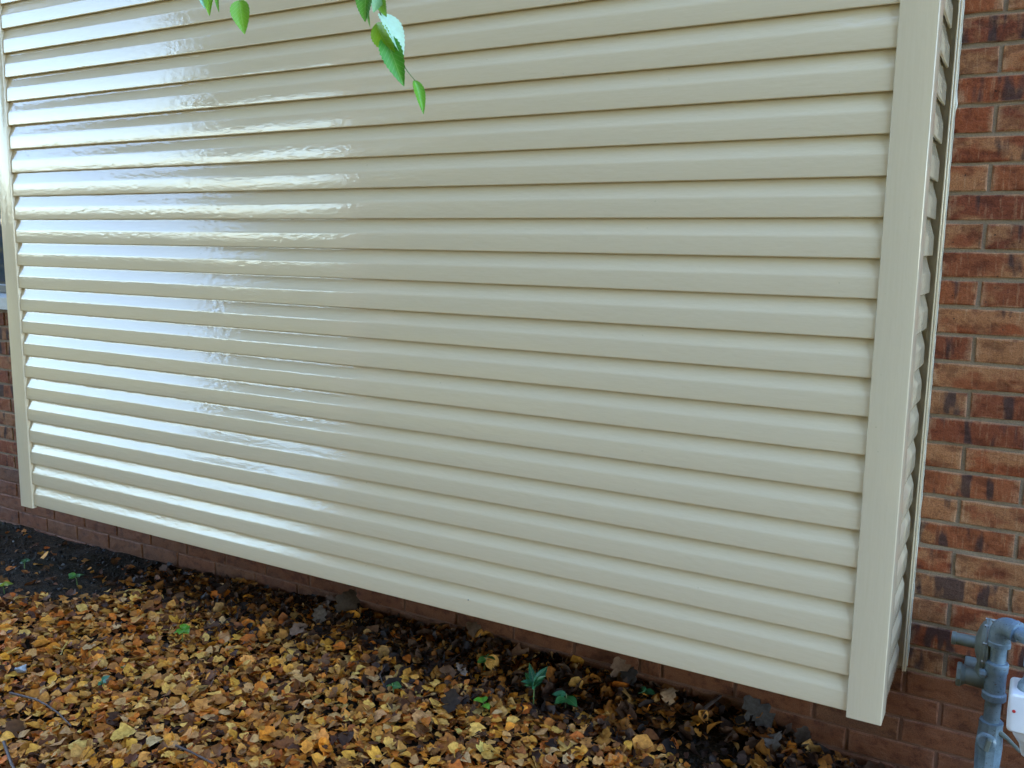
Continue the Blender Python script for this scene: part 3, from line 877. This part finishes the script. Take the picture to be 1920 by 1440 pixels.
# particular leaves one can point to
def gpx(px, py, z=None): return onSoil(px, py)
SPEC = [(232, 1392, .080, (.66, .40, .08), 'large golden lobed leaf, biggest and brightest in the bottom left carpet', 0, .042, .15),
        (140, 1412, .078, (.64, .39, .09), 'broad golden leaf with notched top beside the biggest golden leaf', 4, .040, .15),
        (290, 1398, .060, (.55, .36, .15), 'tan leaf tucked right of the biggest golden leaf', 6, .038, .2),
        (20, 1232, .075, (.62, .34, .04), 'bright orange yellow leaf at the left end of the carpet', 10, .038, .35),
        (118, 1232, .075, (.62, .45, .14), 'yellow leaf standing up behind the curved twig', 12, .045, .5),
        (40, 1266, .075, (.42, .44, .44), 'silvery grey leaf underside left of the yellow upright leaf', 2, .040, .3),
        (905, 1418, .060, (.70, .50, .12), 'bright yellow leaf alone near the bottom middle', 16, .040, .25),
        (1200, 1385, .055, (.50, .22, .05), 'orange leaf at the edge of bare soil under the siding', 3, .020, .3),
        (1255, 1355, .055, (.58, .38, .16), 'pale folded leaf on the dark bare soil', 9, .016, .4),
        (1290, 1350, .050, (.60, .40, .14), 'small golden leaf on the dark bare soil', 5, .016, .3),
        (1540, 1436, .060, (.62, .48, .14), 'pale yellow leaf at the bottom below the right corner post', 15, .02, .3)]
for px, py, s, c, lab, k, lift, tl in SPEC:
    p = gpx(px, py); put_leaf(p[0], p[1], s, c, lab, None, k, lift, tl)
# big withered leaves leaning against the base of the wall
rng = np.random.default_rng(21)
OAK = [leaf_shape('oak', rng, 9) for _ in range(4)]
OAK_ME = [mesh('withered_leaf', V, F, M_LEAF, True) for V, F in OAK]
WITH = [(650, 1150, .13, (.06, .038, .024), 'large dark brown withered leaf standing against the brick', 1.15),
        (600, 1165, .09, (.15, .115, .09), 'grey curled withered leaf beside the large dark one', .7),
        (888, 1180, .085, (.11, .062, .036), 'brown withered leaf leaning on the brick in mid wall', .9),
        (1165, 1250, .10, (.16, .085, .045), 'ragged brown withered leaf propped against the brick', 1.0),
        (1255, 1318, .07, (.40, .24, .13), 'tan withered leaf curled at the foot of the wall', .8),
        (865, 1265, .060, (.26, .20, .16), 'pale grey torn leaf in the dark litter', .6),
        (1180, 1275, .09, (.055, .042, .036), 'blackened withered leaf below the ragged brown one', .5),
        (1420, 1350, .13, (.085, .070, .058), 'wide dark withered leaf arched over the soil near the right corner', .5),
        (1450, 1400, .09, (.20, .17, .15), 'greyish withered leaf on soil below the wide dark one', .4),
        (1505, 1395, .08, (.10, .07, .05), 'brown withered leaf under the right end of the siding', .6),
        (560, 1190, .09, (.26, .155, .10), 'brown rolled withered leaf left of the large dark one', .3),
        (845, 1330, .085, (.030, .017, .009), 'black hollow curled leaf among the golden carpet', .9)]
for i, (px, py, s, c, lab, tl) in enumerate(WITH):
    p = gpx(px, py, -.27)
    if p[1] > D-.05: p = onY(px, py, D-.05)
    o = obj('withered_leaf', OAK_ME[i % 4], None, (p[0], p[1], float(gz(p[0], p[1]))+.03+.30*s*math.sin(tl)), (tl, random.gauss(0, .25), random.gauss(.5, .5)))
    o.scale = (s,)*3; o.color = (*c, 1); tag(o, lab, 'leaf')

# sticks
def stick(pts, r0, r1, lab, lift=.045):
    P = []
    for px, py in pts:
        p = gpx(px, py); P.append((p[0], p[1], float(gz(p[0], p[1]))+lift))
    m = MB().tube(P, list(np.linspace(r0, r1, len(P))), 8)
    c = Vector(P[len(P)//2])
    tag(obj('fallen_twig', m.mesh('fallen_twig', M_STICK, True, 60)), lab, 'twig')
stick([(20, 1312), (45, 1318), (68, 1324), (90, 1336), (110, 1350), (124, 1364), (134, 1374)],   .0042, .0024, 'curved purplish grey twig lying on the golden leaves')
stick([(8, 1405), (14, 1422), (22, 1445), (34, 1470)], .005, .004, 'short dark twig at the bottom left corner of the carpet')
stick([(330, 1412), (360, 1425), (400, 1446)], .0040, .003, 'straight dark twig half buried near the large golden leaf')
stick([(1308, 1350), (1322, 1332), (1340, 1318), (1352, 1310)], .0075, .005, 'stubby grey stick leaning up the foot of the wall', .03)
stick([(720, 1300), (712, 1280), (722, 1262)], .002, .0012, 'thin upright stalk between pale leaves', .05)

# ------------------------------------------------------------------ green plants
def green_leaf(n=8, wid=.34, teeth=.0, tip=.12, r=random):
    """flat-ish leaf from the stalk at y=0 to the tip at y=1"""
    V, F = [], []
    for i in range(n+1):
        t = i/n
        w = wid*math.sin(math.pi*min(1, max(.0, t))**.72)**.85 if 0 < t < 1 else 0.004
        if t > .82: w = min(w, wid*.62*(1-t)/.18*.9+.004)
        tt = (teeth if i % 2 else -teeth)*w
        z = -.16*(t-.3)**2+.02*math.sin(5*t)
        V += [(-(w+tt), t, z+.30*w), (-(w*.5), t, z+.10*w), (0, t, z), (w*.5, t, z+.10*w), (w+tt, t, z+.30*w)]
    for i in range(n):
        for k in range(4): F.append((i*5+k, (i+1)*5+k, (i+1)*5+k+1, i*5+k+1))
    return V, F
GL = [mesh('leaf', *green_leaf(n_, w, tth), M_GREEN, True) for n_, w, tth in ((24, .33, .055), (24, .30, .055), (18, .22, .05), (18, .38, .03), (9, .44, .0), (9, .24, .0), (9, .14, .0))]
def orient(base, tip, normal_hint, roll=0.0):
    y = (Vector(tip)-Vector(base)); ln = y.length; y.normalize()
    zz_ = Vector(normal_hint); zz_ = (zz_-y*zz_.dot(y)).normalized()
    xx_ = y.cross(zz_)
    m = Matrix((xx_, y, zz_)).transposed().to_4x4()
    return Matrix.Translation(base) @ m @ Matrix.Rotation(roll, 4, 'Y') @ Matrix.Scale(ln, 4)
def seedling(px, py, leaves, lab, h=.05, z=-.29, cat='seedling', size=.04, cols=((.10, .30, .03),), kinds=(3, 4), name='seedling', up=(-.15, .55)):
    p = gpx(px, py, z)
    base = Vector((p[0], min(p[1], D-.05), 0)); base.z = float(gz(base.x, base.y))+.012
    t = thing(name, base, label=lab, cat=cat)
    top = Vector((random.gauss(0, .008), random.gauss(0, .008), h))
    obj('stem', MB().tube([(0, 0, -.02), (top.x*.3, top.y*.3, h*.5), top], [.0022, .0018, .0014], 6).mesh('stem', M_STEM, True), t)
    for k in range(leaves):
        a = 6.283*k/leaves+random.uniform(-.4, .4)
        s = size*.85*random.uniform(.75, 1.2)
        b = top*random.uniform(.65, 1.0)
        tip = b+Vector((math.cos(a), math.sin(a), random.uniform(*up)))*s
        o = obj('leaf', GL[random.choice(kinds)], t)
        o.matrix_local = orient(b, tip, (random.gauss(0, .3), random.gauss(-.3, .3), 1))
        c = random.choice(cols); j = random.uniform(.8, 1.15); o.color = (*[q*j for q in c], 1)
    return t
BRIGHT = ((.11, .30, .018), (.16, .37, .025)); TEAL = ((.030, .17, .085), (.045, .21, .11), (.05, .20, .06)); MIDG = ((.045, .14, .025), (.065, .18, .035))
seedling(342, 1205, 5, 'bright yellow-green seedling in the golden leaf carpet', .075, cols=BRIGHT, size=.050, kinds=(4, 3))
seedling(1000, 1325, 10, 'leafy blue-green plant in the dark litter by the wall', .10, cols=TEAL, size=.052, cat='plant', kinds=(6, 6, 5), name='leafy_plant', up=(.3, 1.5))
seedling(1060, 1325, 4, 'small blue-green sprig at the foot of the leafy plant', .05, cols=TEAL, size=.055, kinds=(5, 3))
seedling(195, 1290, 4, 'teal green sprig above the curved twig', .04, cols=TEAL, size=.034)
seedling(738, 1302, 3, 'tiny light green seedling left of the black curled leaf', .045, cols=MIDG, size=.035)
seedling(908, 1330, 3, 'tiny green seedling right of the black curled leaf', .04, cols=BRIGHT, size=.034)
seedling(907, 1255, 3, 'small dark green shoot beside the pale grey torn leaf', .05, cols=MIDG, size=.04)
seedling(240, 1258, 4, 'low dark green sprig under the bright seedling', .03, cols=((.035, .12, .025), (.08, .22, .03)), size=.032)
seedling(145, 1092, 5, 'green clover sprig at the edge of the bare soil', .05, cols=MIDG, size=.040)
seedling(45, 1060, 5, 'dark green weed on the bare soil at the left', .03, cols=((.03, .09, .03), (.05, .14, .05)), size=.04)
seedling(1205, 1305, 3, 'single round green leaf at the brick under the ragged leaf', .03, cols=((.03, .13, .06),), size=.04)
seedling(8, 1105, 4, 'yellowish green weed at the far left edge of the leaves', .03, cols=((.25, .28, .02),), size=.045)

# ------------------------------------------------------------------ tree whose twigs hang into the view
TR = Vector((-2.0, -4.8, 0)); TR.z = float(gz(TR.x, -4.8))
tree = thing('tree', TR, label='broadleaf tree with bright green toothed leaves hanging in at the top', cat='tree')
def W2T(p): return Vector(p)-TR
mb = MB().tube([(0, 0, -.2), (.02, .0, .8), (.08, .03, 2.5), (.05, .1, 4.6), (.15, .1, 6.8), (.2, .1, 8.8)], [.26, .20, .17, .14, .09, .04], 14)
obj('trunk', mb.mesh('trunk', M_BARK, True, 60), tree)
tw_r0 = W2T(at_depth(700, -330, 1.70)); tw_l0 = W2T(at_depth(440, -330, 1.95))
lim = MB()
lim.tube([(.08, .1, 4.2), (1.4, .8, 5.4), (3.0, 1.9, 4.9), tw_r0+Vector((-.3, -.3, 1.0)), tw_r0], [.07, .05, .032, .014, .004], 10)
lim.tube([Vector((3.0, 1.9, 4.9)), tw_l0+Vector((-.15, -.2, 1.2)), tw_l0], [.02, .010, .0035], 8)
for a in range(9):
    t = a*2.4; zb_ = 4.2+a*.5
    lim.tube([(.1, .1, zb_), (1.1*math.cos(t), 1.1*math.sin(t), zb_+.9), (2.5*math.cos(t), 2.5*math.sin(t), zb_+1.3)], [.06, .04, .012], 8)
obj('branch', lim.mesh('branch', M_BARK, True, 60), tree)
quad = (np.array([(-.5, 0, 0), (0, -.5, .08), (.5, 0, 0), (0, .5, .08)]), np.array([(0, 1, 2, 3)]))
def crown_mass(n, centres, radii, size, cols):
    ms = Mass()
    c = np.array(centres); k = rng.integers(0, len(c), n)
    d = rng.normal(0, 1, (n, 3)); d /= np.linalg.norm(d, axis=1)[:, None]
    rr = np.array(radii)[k]*rng.random(n)[:, None]**.42
    pos = c[k]+d*rr
    cc = np.array(cols)[rng.integers(0, len(cols), n)]*rng.uniform(.7, 1.25, n)[:, None]
    ms.add([quad], np.zeros(n, int), pos, rot_mats(rng.uniform(0, 6.28, n), rng.normal(0, .8, n), rng.normal(0, .8, n)), rng.uniform(size*.7, size*1.4, n), cc)
    return ms
GREENS = [(.06, .13, .02), (.09, .17, .03), (.05, .10, .02), (.14, .17, .03)]
cen, rad = [], []
for a in range(34):
    t = random.uniform(0, 6.28); q = random.random()**.5*3.4
    cen.append((.3+q*math.cos(t), q*math.sin(t), random.uniform(6.0, 10.0))); rad.append((random.uniform(.6, 1.2), random.uniform(.6, 1.2), random.uniform(.5, .9)))
for a in range(26):                              # unseen low limbs, added over the yard to shade the upper wall
    p = W2T((random.uniform(-2.2, 2.3), random.uniform(-4.4, -1.1), random.uniform(4.0, 6.3)))
    cen.append(tuple(p)); rad.append((random.uniform(.5, .8), random.uniform(.5, .8), random.uniform(.35, .55)))
o = crown_mass(22000, cen, rad, .17, GREENS).build('crown', M_CROWN, tree)
# the two sprays one sees
def spray(stem_px, depth, leaves):
    P = [W2T(at_depth(x, y, depth)) for x, y in stem_px]
    s = obj('twig', MB().tube(P, list(np.linspace(.0022, .0008, len(P))), 6).mesh('twig', M_STEM, True, 60), tree)
    for (bx, by, tx, ty, wpx, kind, colr, nh, roll) in leaves:
        b = W2T(at_depth(bx, by, depth)); t = W2T(at_depth(tx, ty, depth-.012))
        o = obj('leaf', GL[kind], s)
        ln = math.hypot(tx-bx, ty-by); base_w = {0: .33*2, 1: .30*2, 2: .22*2, 3: .38*2, 4: .44*2, 5: .24*2}[kind]
        mt = orient(b, t, Vector((-FW[0], -FW[1], -FW[2]))+Vector(nh), roll)
        o.matrix_local = mt @ Matrix.Diagonal((wpx/ln/base_w*1.05, 1, 1, 1))
        o.color = (*colr, 1)
    return s
spray([(700, -330), (704, -150), (698, -30), (712, 20), (722, 60), (742, 100), (765, 135), (779, 152)], 1.70, [
    (688, -24, 682, 38, 30, 0, (.10, .30, .025), (0, 0, .35), .25),
    (716, -26, 701, 21, 26, 0, (.26, .50, .22), (.2, .3, 1.0), -.2),
    (712, -12, 722, 30, 20, 0, (.22, .42, .04), (0, 0, .1), .5),
    (712, 24, 760, 101, 40, 0, (.55, .80, .58), (.25, .1, 1.3), -.15),  # pale bluish colour stands in for sky sheen on this leaf
    (704, 44, 738, 106, 34, 1, (.26, .50, .025), (0, -.2, .0), .35),
    (722, 66, 756, 158, 38, 0, (.085, .32, .03), (0, 0, .3), .1),
    (777, 150, 796, 211, 19, 1, (.14, .38, .03), (.1, 0, .3), -.3),
    (694, -2, 690, 50, 9, 2, (.24, .48, .12), (.3, 0, .4), .9)])
spray([(440, -330), (452, -180), (446, -60), (449, -20), (450, 4)], 1.95, [
    (449, 0, 457, 61, 32, 3, (.19, .43, .03), (0, 0, .1), .0),
    (396, -30, 390, 27, 20, 0, (.20, .44, .03), (0, 0, .2), .2),
    (372, -30, 384, 13, 18, 0, (.30, .55, .42), (.2, .2, 1.2), .0),
    (412, -25, 407, 21, 10, 1, (.18, .44, .05), (0, 0, .2), .5)])
# side twig that carries the left leaves, and the woods out of view that the siding mirrors
P = [W2T(at_depth(x, y, 1.95)) for x, y in ((446, -60), (425, -55), (398, -35), (374, -32))]
obj('twig', MB().tube(P, [.0016, .0014, .0011, .0008], 6).mesh('twig', M_STEM, True, 60), tree)

cen, rad = [], []
def polar(th, dist, z): return (1.5-dist*math.cos(R(th)), -dist*math.sin(R(th)), z)
for th in np.arange(56, 140, 3.2):
    for k in range(13 if th > 64 else 6):
        dist = random.uniform(11, 17)
        cen.append(polar(th+random.uniform(-2, 2), dist, random.uniform(.3, dist*1.08))); rad.append((1.8, 1.8, 1.8))
def blob(th, el, dist, r, j=.8):
    cen.append(polar(th+random.uniform(-j, j), dist, 1+dist*math.tan(R(el)))); rad.append((r, r, r*.85))
for th in np.arange(41.5, 54, 1.2):              # unseen crowns, shaped to break up the mirrored sky at the opening's edge
    for k in range(4):
        blob(th, random.uniform(9.5 if th < 46 else 11.5, 26), random.uniform(14, 17), .85)
for th in np.arange(20, 56, 1.4):                # unseen canopy over the opening, added to cap the mirrored sky
    for k in range(7):
        blob(th, random.uniform(27, 58), random.uniform(13, 16), 1.2)
for th in np.arange(57, 140, 1.8):               # unseen lower storey, added against sky glints, thinning out towards the opening
    for k in range(4 if th > 66 else 2):
        blob(th, random.uniform(-4, 24), random.uniform(11, 14), 1.5)
for th in np.arange(2, 54, 1.0):  # unseen far tree line, its height shaped to hide the mirrored horizon
    dist = random.uniform(36, 46)
    cen.append(polar(th, dist, random.uniform(-1, 2.9 if th < 41 else (1.9 if th < 49 else .5)))); rad.append((2.4, 2.4, random.uniform(1.3, 2.4)))
ms = crown_mass(170000, cen, rad, .44, [(.10, .13, .025), (.15, .15, .03), (.22, .16, .035), (.07, .11, .025), (.26, .17, .04)])
tag(ms.build('woods', M_CROWN), label='unseen woods added behind the viewer to shape the siding reflections', kind='stuff')
